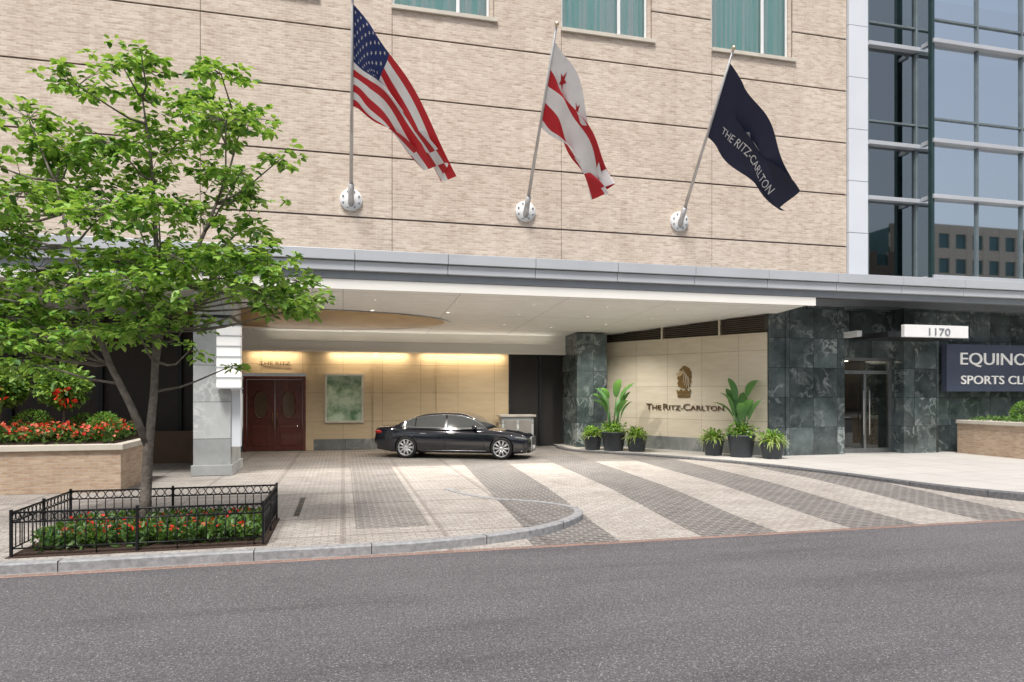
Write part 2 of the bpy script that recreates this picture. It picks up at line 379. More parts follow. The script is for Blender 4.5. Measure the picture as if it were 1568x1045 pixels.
# ================================================================== HOTEL BUILDING
H=group('hotel_building')
Yf=19.9
joints=[-29.28,-24.17,-19.06,-13.95,-8.85,-3.74,1.37,6.48,11.59,16.7]
zj=[5.43,7.2,8.97,10.74,12.51]
B=[]
for i in range(len(joints)-1):
    a,b=joints[i]+.008,joints[i+1]-.008
    for k in range(4): B.append((a,b,Yf,20.3,zj[k]+.025,zj[k+1]-.025))
    B.append((a,b,Yf,20.3,12.535,13.24))
    B.append((a+3.0,b,Yf,20.3,13.24,14.25)); B.append((a+3.0,b,Yf,20.3,14.31,16.0))
    B.append((a,b,Yf,20.3,16.06,17.8))
boxes('brick_walls',B,M_brick,H)
BK=[(-29.3,16.69,19.95,20.28,5.4,13.24)]+[(j+3.0,j+5.1,19.95,20.28,13.24,17.8) for j in joints[:-1]]
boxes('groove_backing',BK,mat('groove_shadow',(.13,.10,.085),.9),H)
box('roof_block',-29.3,16.69,20.9,40,5.4,18,M_dark,H)
boxes('brick_reveals',[(j+3.0-.12,j+3.008,Yf+.07,20.5,13.37,16) for j in joints[:-1]],M_brick,H)
boxes('window_sills',[(j-.02,j+3.1,Yf-.09,20.3,13.25,13.36) for j in joints[:-1]],M_cap,H)
boxes('window_frames',sum([[(j,j+.07,20.02,20.08,13.37,16),(j+2.8,j+2.87,20.02,20.08,13.37,16),(j+1.88,j+1.98,20.02,20.08,13.44,16),(j+.07,j+2.8,20.02,20.08,13.37,13.44)] for j in joints[:-1]],[]),M_whitep,H)
panes('window_glass',[(j+.07,j+2.8,20.05,13.43,16) for j in joints[:-1]],M_glass,H)
V=[];F=[]
for j in joints[:-1]:
    k=len(V); n=120
    for i in range(n+1):
        x=j+.05+2.78*i/n; y=20.13+.007*math.sin(i*1.35)+.010*math.sin(i*.5)
        V+=[(x,y,13.38),(x,y,16)]
    F+=[(k+2*i,k+2*i+2,k+2*i+3,k+2*i+1) for i in range(n)]
mesh('curtains',V,F,M_curtain,H)
# canopy fascia
jx=[.3+2.45*i for i in range(-14,14)]
FB=[];FT=[];FL=[]
for x in jx:
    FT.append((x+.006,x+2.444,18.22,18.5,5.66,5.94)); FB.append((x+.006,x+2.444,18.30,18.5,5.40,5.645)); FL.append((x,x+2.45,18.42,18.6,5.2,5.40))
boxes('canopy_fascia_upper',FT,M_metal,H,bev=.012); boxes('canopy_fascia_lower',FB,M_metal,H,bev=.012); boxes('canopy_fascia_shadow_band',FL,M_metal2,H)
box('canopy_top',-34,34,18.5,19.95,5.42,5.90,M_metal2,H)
# ceiling (sloping)
zc=lambda y:5.0-(y-18.5)*.055
def cs(x0,x1,y0,y1,t0,t1):
    return [(x0,y0,zc(y0)+t0),(x1,y0,zc(y0)+t0),(x1,y1,zc(y1)+t0),(x0,y1,zc(y1)+t0),(x0,y0,zc(y0)+t1),(x1,y0,zc(y0)+t1),(x1,y1,zc(y1)+t1),(x0,y1,zc(y1)+t1)]
mesh('ceiling',cs(-30,14.3,18.52,27.5,-.0,.15),CF,M_ceil,H)
box('ceiling_edge',-30,14.35,18.44,18.52,4.93,5.19,M_white,H)
V=[];F=[];n=64
for r in (1.0,.985,.96):
    for k in range(n):
        t=2*math.pi*k/n; x=-1.2+4.9*r*math.cos(t); y=24.1+2.15*r*math.sin(t); V.append((x,y,zc(y)-(.035 if r>.97 else .012)))
F=[(k,(k+1)%n,n+(k+1)%n,n+k) for k in range(n)]+[(n+k,n+(k+1)%n,2*n+(k+1)%n,2*n+k) for k in range(n)]+[tuple(range(2*n,3*n))]
mesh('ceiling_wood_oval',V,F,[M_white,M_wood],H,mi=[0]*(2*n)+[1])
DL=[(x,y) for y in (20.2,22.0) for x in (-1.5,.9,3.3,5.7,8.1,10.5)]+[(5.7,24.2),(7.6,24.6),(9.4,23.6)]
for i,(x,y) in enumerate(DL):
    z=zc(y)-(.016 if (x<3.5 and y>21.9) else 0); lathe('downlight_%d'%(i+1),[(.085,z-.004),(.085,z-.018),(.055,z-.018),(.05,z-.006),(.0,z-.006)],[M_whitep,M_lamp],H,loc=(x,y,0),seg=16,mi=[0,0,0,1])
def spot(name,loc,power,size=2.4,blend=.7,col=(1,.95,.88)):
    l=bpy.data.lights.new(name,'SPOT'); l.energy=power; l.spot_size=size; l.spot_blend=blend; l.color=col; l.shadow_soft_size=.06
    o=bpy.data.objects.new(name,l); o.location=loc; C.objects.link(o); o.parent=H; return o
for i,(x,y) in enumerate([DL[k] for k in (6,8,10,1,3,12,14)]): spot('downlight_lamp_%d'%(i+1),(x,y,zc(y)-.06),500)
# back wall
box('back_header',-3.9,9.3,26.95,27.25,3.78,4.75,M_white,H)
box('back_header_lip',-3.9,9.3,26.90,26.95,3.78,3.86,M_white,H)
box('back_wall_travertine',-1.1,6.6,27.25,27.5,.42,4.6,M_tan,H)
box('door_surround_wall',-3.9,-1.1,27.3,27.5,2.95,4.6,M_tan,H)
box('door_side_wall',-1.38,-1.1,27.2,27.5,0,3.2,M_tan,H)
box('back_wall_base',-1.1,6.6,27.2,27.45,0,.42,M_base,H)
boxes('back_wall_pilasters',[(1.15,1.35,27.19,27.25,.42,3.78),(3.62,3.70,27.21,27.25,.42,3.78)],M_tan,H)
box('service_entrance_dark',6.6,9.3,27.3,27.5,0,4.6,M_dark,H)
boxes('service_entrance_frames',[(6.6,6.72,27.2,27.3,0,3.78),(7.9,8.0,27.2,27.3,0,3.78)],M_darkmetal,H)
for i,(x,wd) in enumerate(((-2.5,1.8),(1.0,3.0),(4.7,3.4))):
    l=bpy.data.lights.new('cove','AREA'); l.shape='RECTANGLE'; l.size=wd; l.size_y=.06; l.energy=12*wd; l.color=(1,.80,.55)
    o=bpy.data.objects.new('cove_lamp_%d'%(i+1),l); o.location=(x,27.02,3.76); o.rotation_euler=(math.radians(12),0,0); C.objects.link(o); o.parent=H
box('fill_light_trough',-3.0,8.6,26.62,26.95,4.16,4.20,M_white,H)  # housing added to carry the ceiling fill light
l=bpy.data.lights.new('ceiling_fill','AREA'); l.shape='RECTANGLE'; l.size=11; l.size_y=.1; l.energy=20; l.color=(1,.92,.80)
o=bpy.data.objects.new('ceiling_fill_light',l); o.location=(2.8,26.78,4.23); o.rotation_euler=(math.radians(-128),0,0); C.objects.link(o); o.parent=H  # fill light added on the header ledge to brighten the ceiling
# mahogany doors
D=group('hotel_entrance_door')
boxes('frame',[(-3.62,-3.5,27.1,27.3,0,2.83),(-1.5,-1.38,27.1,27.3,0,2.83),(-3.5,-1.5,27.1,27.3,2.71,2.83)],M_door,D,bev=.01)
boxes('leaves',[(-3.49,-2.505,27.2,27.26,.02,2.70),(-2.495,-1.51,27.2,27.26,.02,2.70)],M_door,D)
boxes('lower_panels',[(-3.33,-2.68,27.17,27.2,.2,.95),(-2.32,-1.67,27.17,27.2,.2,.95)],M_door,D,bev=.02)
for i,x in enumerate((-3.0,-2.0)):
    V=[(x+.24*math.cos(t)*(1),27.19,1.75+.5*math.copysign(abs(math.sin(t))**.6,math.sin(t))) for t in [2*math.pi*k/28 for k in range(28)]]
    mesh('leaf_glass_%d'%(i+1),V,[tuple(range(28))],M_wglass,D)
    V2=[Vector(v) for v in V]+[Vector(V[0])]
    tubes('leaf_glass_trim_%d'%(i+1),[(V2,.025)],M_door,D,6)
tubes('handles',[([(-2.58,27.12,.95),(-2.58,27.12,1.45)],.018),([(-2.42,27.12,.95),(-2.42,27.12,1.45)],.018)],M_bronze,D)
text('door_lettering','THE RITZ',.20,lambda x,y,z:(-2.5+x,27.24-z,3.25+y),M_bronze,H,width=1.1)
Pz=group('framed_window_display')
boxes('frame',[(-.68,-.6,27.14,27.24,1.05,2.95),(.7,.78,27.14,27.24,1.05,2.95),(-.6,.7,27.14,27.24,1.05,1.13),(-.6,.7,27.14,27.24,2.87,2.95)],mat('frame_cream',(.66,.64,.56),.4),Pz)
def poster():
    m,nt,b=newmat('garden_glass'); v=objvec(nt)
    col=mixc(nt,(.12,.24,.13),(.55,.68,.52),noise(nt,v,1.8,5,.6,.35,.6))
    L(nt,col,b.inputs['Base Color']); b.inputs['Roughness'].default_value=.15; return m
box('panel',-.6,.7,27.2,27.24,1.13,2.87,poster(),Pz)
K=group('valet_podium')
box('body',6.1,7.4,26.3,26.9,.03,1.25,M_grayst,K,bev=.01); box('top',6.02,7.48,26.22,26.98,1.25,1.33,mat('podium_top',(.5,.47,.42),.5),K,bev=.01)
boxes('panels',[(6.2,6.7,26.27,26.3,.15,1.12),(6.8,7.3,26.27,26.3,.15,1.12)],mat('podium_panel',(.28,.26,.24),.5),K,bev=.01)
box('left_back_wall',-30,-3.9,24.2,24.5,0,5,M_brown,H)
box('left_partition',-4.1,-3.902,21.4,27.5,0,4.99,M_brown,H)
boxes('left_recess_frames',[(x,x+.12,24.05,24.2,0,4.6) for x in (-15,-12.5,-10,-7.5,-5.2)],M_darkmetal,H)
box('left_low_wall',-8,-4.1,23.4,23.6,0,1.0,mat('brown_low_wall',(.12,.07,.04),.6),H)
K=group('marble_column')
box('shaft',-3.85,-2.92,19.55,21.4,0,5.0,M_grayst,K,bev=.01)
box('plinth',-3.90,-2.87,19.5,21.45,0,.28,M_grayst,K,bev=.01)
box('capital_band',-3.88,-2.89,19.52,21.42,4.2,4.28,M_darkmetal,K)
K=group('wall_lantern')
box('backplate',-3.17,-2.68,19.36,19.54,2.3,3.96,M_metal2,K)
boxes('glass_blocks',[(-3.22,-2.63,19.2,19.50,2.34+.275*i,2.34+.275*i+.245) for i in range(6)],M_sconce,K,bev=.015)
boxes('fins',[(-3.25,-2.60,19.18,19.52,2.31+.275*i,2.335+.275*i) for i in range(7)],M_metal,K)
K=group('downpipe_cover'); box('cover',-2.915,-2.68,19.6,19.85,.75,2.29,M_pil,K,bev=.01)
# stone piers and right hand stone wall
box('back_stone_pier',8.95,10.2,25.5,27.4,0,4.55,M_green,H)
box('pier_right',14.0,17.0,20.35,22.5,0,5.2,M_green,H)
box('pier_step',14.62,14.66,20.30,20.35,0,5.2,M_green,H)
box('stone_wall_far',20.8,34,20.35,22,0,5.2,M_green,H)
box('stone_wall_over_door',17.0,19.3,20.6,22,3.45,5.2,M_green,H)
box('stone_pier_door',19.3,20.8,20.15,22,0,5.2,M_green,H)
box('stone_top_trim',14.0,34,20.0,20.6,5.2,5.42,M_metal2,H)
# diagonal sign wall
ex,ey=.5073,-.8618; nx,ny=-.8618,-.5073
W=lambda s,n,z:(10.3+ex*s-nx*n,26.6+ey*s-ny*n,z)   # n positive = into the wall
box('sign_wall',-.3,7.2,0,.4,.55,4.2,M_cream,H,xf=W)
box('sign_wall_base',-.3,7.2,-.06,.4,0,.55,M_base,H,xf=W)
box('louvre_backing',-.3,7.2,.15,.4,4.2,5.1,M_dark,H,xf=W)
boxes('louvre_slats',[(-.3,7.2,.0,.14,4.26+.07*i,4.285+.07*i) for i in range(9)],mat('louvre_bronze',(.16,.13,.10),.5,.3),H,xf=W)
boxes('louvre_mullions',[(s,s+.07,-.01,.14,4.2,4.95) for s in (-.2,3.0,5.4)]+[(-.3,7.2,-.015,.14,4.203,4.255)],M_cream,H,xf=W)
SG=group('hotel_wall_sign')
Wt=lambda x,y,z:W(4.0+x,-.03-z,1.56+y)
def smallcaps(parts,total,cap):
    """list of (text, relative size) laid out on one baseline"""
    out=[];x=0
    for t,s in parts:
        V,F=text_mesh(t,cap*s,.015); xs=[v[0] for v in V]; a,b=min(xs),max(xs)
        out.append(([(v[0]-a+x,v[1],v[2]) for v in V],F)); x+=b-a+cap*(.07 if s<1 else .05)
        if t.endswith('E') and s<1 and len(t)==2: x+=cap*.22
    return out,x
pr,tot=smallcaps([('T',1.25),('HE',.95),('R',1.25),('ITZ-',.95),('C',1.25),('ARLTON',.95)],3.3,.27)
for i,(v,f) in enumerate(pr): mesh('lettering_%d'%(i+1),[Wt((p[0]-tot/2)*3.3/tot,p[1],p[2]) for p in v],f,M_bronze,SG)
def poly_on(name,pts,xf,m,parent,depth=.03):
    n=len(pts); V=[xf(x,y,0) for x,y in pts]+[xf(x,y,depth) for x,y in pts]
    F=[tuple(range(n)),tuple(range(2*n-1,n-1,-1))]+[(i,(i+1)%n,n+(i+1)%n,n+i) for i in range(n)]
    return mesh(name,V,F,m,parent)
Wl=lambda x,y,z:W(4.0+x,-.01-z,2.03+y)
M_gold=mat('sign_bronze',(.24,.15,.055),.4,.5)
lion=[(-.22,.40),(-.26,.55),(-.20,.62),(-.27,.70),(-.24,.80),(-.30,.86),(-.24,.93),(-.17,.95),(-.16,1.05),(-.08,1.10),(-.02,1.17),(.08,1.17),(.16,1.12),(.24,1.08),(.27,1.0),(.33,.93),(.30,.84),(.34,.76),(.29,.68),(.32,.58),(.26,.50),(.28,.42),(.2,.36),(0,.33)]
poly_on('lion_mane',lion,Wl,M_gold,SG)
face=[(-.30,.84),(-.20,.80),(-.10,.84),(-.04,.92),(-.06,1.0),(-.14,1.02),(-.22,.96),(-.28,.92)]
poly_on('lion_face',face,lambda x,y,z:Wl(x+.02,y-.02,z+.032),mat('sign_bronze_light',(.62,.48,.28),.4,.3),SG,.01)
for i in range(4):
    pts=[Vector(Wl(-.02+.07*i+.05*math.sin(t*3),1.05-.09*i-.5*t,.035)) for t in [k/6 for k in range(7)]]
    tubes('mane_curl_%d'%(i+1),[(pts,.014)],M_cream,SG,5)
poly_on('crown_base',[(-.24,0),(.24,0),(.27,.10),(-.27,.10)],Wl,M_gold,SG)
poly_on('crown_band',[(-.27,.13),(.27,.13),(.30,.30),(.20,.22),(.12,.32),(0,.24),(-.12,.32),(-.20,.22),(-.30,.30)],Wl,M_gold,SG)
# health club entrance
E=group('club_entrance')
box('recess_back',17.0,19.3,24.0,24.1,0,3.5,mat('lobby_wall',(.45,.38,.28),.6),E)
boxes('recess_sides',[(16.9,17.0,22.5,24.0,0,3.5),(19.3,19.4,22,24.0,0,3.5),(17.0,19.3,21.0,24.0,3.46,3.56)],M_brown,E)
boxes('lobby_desk',[(17.5,18.8,23.3,23.8,0,1.1)],M_wood,E)
boxes('lobby_ceiling_lights',[(17.5,17.7,22.2,23.6,3.40,3.44),(18.5,18.7,22.2,23.6,3.40,3.44)],emis('lobby_light',(1,.88,.7),6),E)
boxes('steel_frame',[(17.0,17.12,20.7,20.85,0,3.45),(19.18,19.3,20.7,20.85,0,3.45),(17.12,19.18,20.7,20.85,2.88,3.0),(17.12,19.18,20.7,20.85,3.35,3.45),(18.10,18.2,20.7,20.83,0,2.88),(17.12,18.1,20.7,20.83,0,.22),(18.2,19.18,20.7,20.83,0,.22)],mat('steel_door_frame',(.26,.28,.28),.35,.6),E)
panes('glass',[(17.12,18.1,20.76,.22,2.88),(18.2,19.18,20.76,.22,2.88),(17.12,19.18,20.76,3.0,3.35)],M_doorg,E)
tubes('handles',[([(18.03,20.62,.7),(18.03,20.62,2.3)],.022),([(18.27,20.62,.7),(18.27,20.62,2.3)],.022)],M_pole,E)
A=group('entrance_awning')
box('slab',17.15,20.2,18.55,20.14,4.02,4.2,M_darkmetal,A)
box('number_bar',17.65,20.2,18.4,18.55,4.02,4.42,M_whitep,A,bev=.01)
box('side_bar',16.95,17.15,19.7,20.34,4.12,4.32,M_whitep,A)
text('street_number','1170',.34,lambda x,y,z:(18.98+x,18.39-z,4.09+y),mat('number_metal',(.30,.31,.33),.4,.3),A,width=.85)
Q=group('club_sign')
box('panel',20.9,25.6,19.9,20.14,2.25,3.95,M_navy,Q,bev=.01)
M_lit=emis('sign_letters',(.9,.88,.84),.15)
text('club_name','EQUINOX',.62,lambda x,y,z:(23.25+x,19.885-z,3.22+y),M_lit,Q,width=3.6,ext=.02)
text('club_caption','SPORTS CLUB',.44,lambda x,y,z:(23.25+x,19.885-z,2.52+y),M_lit,Q,width=3.5,ext=.02)
# glass wing
G_=group('glass_office_wing')
boxes('pilaster',[(16.72,17.48,19.8,20.6,5.9+1.77*i+.01,5.9+1.77*(i+1)-.01) for i in range(8)],M_pil,G_)
box('pilaster_core',16.75,17.45,19.85,20.7,5.9,20,M_metal2,G_)
zl=[6.15,8.9,10.8,14.2,17.2]; zt=[11.6,15.0]
fr=[];gl=[];led=[]
for z in zl: led+=[(17.48,19.6,19.72,20.2,z-.07,z+.07),(19.48,34,19.05,19.6,z-.07,z+.07)]
for z in zt: fr+=[(17.48,19.6,19.86,20.0,z-.03,z+.03),(19.6,34,19.2,19.35,z-.03,z+.03)]
for x in (17.5,19.50): fr.append((x,x+.06,19.84,20.02,6,18))
for x in [21.45,23.4,25.35,27.3,29.25,31.2,33.2]: fr.append((x,x+.06,19.19,19.36,6,18))
boxes('ledges',led,M_metal,G_,bev=.01); boxes('mullions',fr,mat('mullion_grey',(.20,.24,.25),.4,.3),G_)
panes('glazing',[(17.5,19.56,19.93,6,18)],M_cwd,G_)
panes('glazing_bay',[(19.55,34,19.26,6,18)],M_cw,G_); mesh('glazing_return',[(19.55,19.93,6),(19.55,19.26,6),(19.55,19.26,18),(19.55,19.93,18)],[(0,1,2,3)],M_cw,G_)
boxes('corner_mullions',[(19.44,19.56,19.12,19.26,6,18)],mat('mullion_teal',(.035,.07,.07),.3,.3),G_)
box('inner_core',17.4,34,22.6,30,5.9,18,mat('office_core',(.06,.075,.075),.8),G_)
boxes('floors',[(17.5,34,20.1,22.6,z-.25,z) for z in (6.1,10.75,14.2)],mat('office_floor',(.30,.33,.33),.8),G_)
boxes('blinds',[(20.5,23.3,19.7,19.72,8.95,10.7)],mat('blind_fabric',(.35,.42,.44),.8),G_)
box('lower_support',17.5,34,19.4,30,5.42,5.95,M_metal2,G_)
# ================================================================== FLAGPOLES & FLAGS
for i,X in enumerate((.22,5.33,10.42)):
    g=group('flagpole')
    z0=7.67
    lathe('wall_plate',[(0.001,-.08),(.30,-.08),(.31,-.06),(.31,0)],M_whitep,g,axis='Y',loc=(X,19.9,z0),seg=32)
    for k in range(8):
        t=math.pi/4*k+.4; lathe('bolt_%d'%(k+1),[(.001,-.1),(.028,-.1),(.028,-.07)],M_metal2,g,axis='Y',loc=(X+.24*math.cos(t),19.9,z0+.24*math.sin(t)),seg=8)
    d=Vector((0,-1,1.33)).normalized(); b=Vector((X,19.8,z0-.05))
    tubes('socket',[([b-d*.18,b+d*.5],.085)],M_pole,g,12)
    tubes('shaft',[([b,b+d*2.5,b+d*5.05],[.055,.045,.03])],M_pole,g,12)
    tip=b+d*5.08
    lathe('finial',[(.001,-.07),(.04,-.055),(.065,0),(.04,.055),(.001,.07)],mat('gilt_ball',(.75,.65,.45),.3,.7),g,loc=tuple(tip),seg=12)
def flag_fn(h0,h1,f0,f1,sag,amp,ph,nf=2.2):
    h0,h1,f0,f1=map(Vector,(h0,h1,f0,f1))
    def P(u,v):  # v=0 top edge, v=1 bottom edge
        a=h0.lerp(h1,v); b=f0.lerp(f1,v); p=a.lerp(b,u)
        k=4*u*(1-u)
        p=p+Vector((sag[0],sag[1],sag[2]))*k*(1-.5*v)
        w=amp*(.25+u)*math.sin(2*math.pi*(nf*v+.35*u)+ph)*min(1,u*5)
        w2=amp*.5*math.sin(2*math.pi*(1.7*u-1.1*v)+ph*2)*min(1,u*4)
        p=p+Vector((.5*w,-1.0*(w+w2),.2*w)); return p
    return P
def flag_mesh(name,P,colfn,mats,parent,nu=60,nv=52):
    V=[];F=[];MI=[]
    for i in range(nu+1):
        for j in range(nv+1): V.append(P(i/nu,j/nv))
    for i in range(nu):
        for j in range(nv):
            a=i*(nv+1)+j; F.append((a,a+nv+1,a+nv+2,a+1)); MI.append(colfn((i+.5)/nu,(j+.5)/nv))
    return mesh(name,V,F,mats,parent,True,MI)
def decal(name,P,V2,F2,m,parent,off):
    V=[]
    for u,v in V2:
        u=min(max(u,0),1);v=min(max(v,0),1)
        p=P(u,v); n=(P(min(u+.01,1),v)-P(max(u-.01,0),v)).cross(P(u,min(v+.01,1))-P(u,max(v-.01,0))).normalized()
        V.append(p+n*off)
    return mesh(name,V,F2,m,parent)
def star(cu,cv,ru,rv,rot=0):
    return [(cu+ru*(1 if k%2==0 else .42)*math.sin(k*math.pi/5+rot),cv-rv*(1 if k%2==0 else .42)*math.cos(k*math.pi/5+rot)) for k in range(10)]
def cloth(name,c):
    m=leafmat(name,tuple(x*.9 for x in c),c,.22,3); m.node_tree.nodes['Principled BSDF'].inputs['Roughness'].default_value=.75
    for n in m.node_tree.nodes:
        if n.type=='BSDF_TRANSLUCENT': n.inputs[0].default_value=c4(c)
    return m
cR=cloth('flag_red',(.52,.022,.03));cW=cloth('flag_white',(.80,.80,.80));cB=cloth('flag_blue',(.02,.035,.14));cN=cloth('flag_navy',(.018,.022,.05))
g=group('american_flag')
P1=flag_fn((.24,16.85,11.55),(.24,18.28,9.68),(2.78,17.4,7.75),(2.05,17.9,8.25),(-.25,-.1,.45),.24,.6,1.7)
flag_mesh('cloth',P1,lambda u,v:2 if (u<.40 and v<7/13) else (0 if int(v*13)%2==0 else 1),[cR,cW,cB],g)
V=[];F=[]
for r in range(9):
    for c in range(6 if r%2==0 else 5):
        k=len(V); cu=.4*((1 if r%2==0 else 2)+2*c)/12; cv=(7/13)*(r+1)/10
        s=star(cu,cv,.012,.022); V+=[(cu,cv)]+s; F+=[(k,k+1+i,k+1+(i+1)%10) for i in range(10)]
decal('stars',P1,V,F,cW,g,.008); decal('stars_back',P1,V,F,cW,g,-.008)
g=group('district_flag')
P2=flag_fn((5.35,17.0,11.35),(5.35,18.3,9.62),(7.1,17.5,7.95),(6.9,18.0,7.60),(-.02,-.1,.35),.25,2.0,1.7)
flag_mesh('cloth',P2,lambda u,v:0 if (.30<v<.50 or .70<v<.90) else 1,[cR,cW],g)
V=[];F=[]
for cu in (.24,.5,.76):
    k=len(V); s=star(cu,.15,.05,.085); V+=[(cu,.15)]+s; F+=[(k,k+1+i,k+1+(i+1)%10) for i in range(10)]
decal('stars',P2,V,F,cR,g,.01); decal('stars_back',P2,V,F,cR,g,-.01)
g=group('hotel_flag')
P3=flag_fn((10.44,16.95,11.35),(10.44,18.2,9.78),(12.80,17.5,8.50),(13.08,18.1,7.75),(-.20,-.1,.12),.21,.9,1.5)
flag_mesh('cloth',P3,lambda u,v:0,[cN],g)
V,F=text_mesh('THE RITZ-CARLTON',1,0)
xs=[p[0] for p in V]; w=max(xs)-min(xs)
UV=[(.5+p[0]/w*.72,.80-p[1]*.12) for p in V]
decal('lettering',P3,UV,F,cW,g,.012); decal('lettering_reverse',P3,UV,F,cW,g,-.012)
def solid_mark(name,pts,cx,cy,ku,kv,u0,v0,off):
    V=[];F=[];n=len(pts); lv=(1,.8,.6,.4,.2)
    for q in lv: V+=[(u0+((x-cx)*q)*ku,v0-((y-cy)*q)*kv) for x,y in pts]
    V.append((u0,v0))
    for a in range(4): F+=[(a*n+i,a*n+(i+1)%n,(a+1)*n+(i+1)%n,(a+1)*n+i) for i in range(n)]
    F+=[(4*n+i,4*n+(i+1)%n,5*n) for i in range(n)]
    decal(name,P3,V,F,cW,g,off)
for sg,nm2 in ((1,''),(-1,'_reverse')):
    solid_mark('lion_mark'+nm2,lion,0,.75,.17,.34,.50,.36,.018*sg)
    solid_mark('crown_mark'+nm2,[(-.27,.0),(.27,.0),(.30,.2),(.12,.12),(0,.2),(-.12,.12),(-.30,.2)],0,.08,.17,.34,.50,.58,.018*sg)
# ================================================================== TREE
T=group('street_tree',( -3.0,11.7,0))
rt=Vector((.9707,-.2402,0)); dp=Vector((.2402,.9707,0))
def TP(px,py,b=0): return rt*((px-222)*.0102)+dp*b+Vector((0,0,2.2+(602-py)*.0094))
cl=[(215,85,.30),(262,95,.26),(350,112,.34),(165,128,.36),(320,150,.34),(385,190,.42),(432,215,.22),(235,150,.4),(62,172,.40),(28,245,.42),(120,215,.45),(200,205,.45),(290,205,.4),(345,240,.36),(398,262,.25),(250,270,.4),(165,285,.5),(85,290,.5),(15,330,.42),(230,335,.5),(380,335,.3),(305,325,.36),(140,370,.5),(55,400,.5),(215,395,.5),(300,390,.45),(380,390,.42),(435,405,.36),(458,440,.28),(345,415,.4),(412,440,.3),(275,440,.45),(195,445,.45),(120,440,.42),(45,470,.5),(5,515,.42),(90,510,.4),(160,495,.36),(245,500,.36),(275,468,.32),(430,458,.24),(322,535,.15),(55,550,.28),(-40,420,.5),(-40,300,.4),(-60,500,.4)]
stemA=[Vector((0,0,0)),Vector((.02,0,.6)),TP(228,690,0),TP(234,600,.05),TP(240,500,.0),TP(238,400,.08),TP(232,300,.1),TP(228,200,.05),TP(218,110,0)]
stemB=[TP(228,690,0),TP(205,620,-.1),TP(180,555,-.2),TP(160,470,-.35),TP(140,370,-.5),TP(125,270,-.6)]
stemC=[TP(240,500,0),TP(262,420,.3),TP(290,320,.55),TP(320,220,.7),TP(340,140,.7)]
stemD=[TP(236,560,.05),TP(225,470,.5),TP(190,380,.9),TP(150,300,1.2)]
tl=[(stemA,[.115,.085,.075,.058,.05,.042,.033,.024,.012]),(stemB,[.07,.055,.048,.04,.028,.012]),(stemC,[.042,.036,.03,.02,.01]),(stemD,[.045,.038,.028,.012])]
allst=[p for s in (stemA[3:],stemB[1:],stemC,stemD) for p in s]
for s in (stemA[3:],stemB[1:],stemC,stemD):
    allst+=[(s[i]+s[i+1])/2 for i in range(len(s)-1)]
LP=[];LD=[]; R=random.Random(3)
clusters=[]
for px,py,r in cl:
    ax=(px-230)/260.; az=(py-330)/270.
    mx=1.75*math.sqrt(max(.05,1-min(1,ax*ax)*.8-min(1,az*az)*.7))
    b=R.uniform(-mx,mx); clusters.append((TP(px,py,b*.8),r))
    if R.random()<.65:
        clusters.append((TP(px+R.uniform(-30,30),py+R.uniform(-25,25),-b*.8+R.uniform(-.3,.3)),r*.9))
for c,r in clusters:
    r=r*1.1
    cand=[p for p in allst if p.z<c.z-.1] or allst
    s=min(cand,key=lambda p:(p-c).length+.3*abs((c.z-p.z)-.6*(Vector((c.x-p.x,c.y-p.y,0)).length)))
    mid=s.lerp(c,.5)+Vector((R.uniform(-.08,.08),R.uniform(-.08,.08),-.08+R.uniform(-.08,.1)))
    tl.append(([s,s.lerp(mid,.6)+Vector((0,0,-.03)),mid,c],[.024,.018,.014,.008]))
    nt_=int(26*(r/.4)**1.7)
    for k in range(nt_):
        u=Vector((R.gauss(0,1),R.gauss(0,1),R.gauss(0,.42))); u*= (R.uniform(.35,1.05)*r/ max(.3,u.length))
        tpnt=c+Vector((u.x*1.25,u.y*1.25,u.z*1.0)); 
        if k%2==0: tl.append(([c.lerp(tpnt,.05),c.lerp(tpnt,.5)+Vector((0,0,.02)),tpnt],[.006,.005,.003]))
        for q in range(8):
            a=R.uniform(0,6.28); out=Vector((math.cos(a),math.sin(a),R.uniform(-.75,.25)))+u.normalized()*.4
            LP.append(tpnt+out*R.uniform(0,.05)+Vector((R.gauss(0,.03),R.gauss(0,.03),R.gauss(0,.02)))); LD.append(out)
tubes('trunk_and_limbs',tl,M_bark,T,7)
leaf_mesh('foliage',np.array([tuple(p) for p in LP]),np.array([tuple(p) for p in LD]),.13,ML,[.48,.36,.16],T,width=.58)
# ================================================================== TREE BOX: fence + bed
FN=group('iron_tree_fence')
x0,x1,y0,y1=-4.3,-1.12,10.45,12.5
tb=[];pb=[]
for (ax,ay,bx,by) in ((x0,y0,x1,y0),(x0,y1,x1,y1),(x0,y0,x0,y1),(x1,y0,x1,y1)):
    ln=math.hypot(bx-ax,by-ay); n=round(ln/.125); dx,dy=(bx-ax)/n,(by-ay)/n
    for z,r in ((.60,.014),(.47,.011),(.12,.011)): tb.append(([(ax,ay,z),(bx,by,z)],r))
    for i in range(n+1): tb.append(([(ax+dx*i,ay+dy*i,.12 if i%8 else 0),(ax+dx*i,ay+dy*i,.47)],.0085))
    for i in range(n):
        cx,cy=ax+dx*(i+.5),ay+dy*(i+.5); ux,uy=dx/math.hypot(dx,dy),dy/math.hypot(dx,dy)
        tb.append(([(cx+ux*.058*math.cos(t),cy+uy*.058*math.cos(t),.535+.058*math.sin(t)) for t in [2*math.pi*k/12 for k in range(13)]],.008))
    for k in (0,n//2,n): pb.append((ax+dx*k-.018,ax+dx*k+.018,ay+dy*k-.018,ay+dy*k+.018,0,.64))
pu=[]
for b in pb:
    if not any(abs(b[0]-q[0])<.01 and abs(b[2]-q[2])<.01 for q in pu): pu.append(b)
tubes('rails_rings_and_balusters',tb,M_black,FN,5); boxes('posts',pu,M_black,FN,bev=.004)
BD=group('flower_bed')
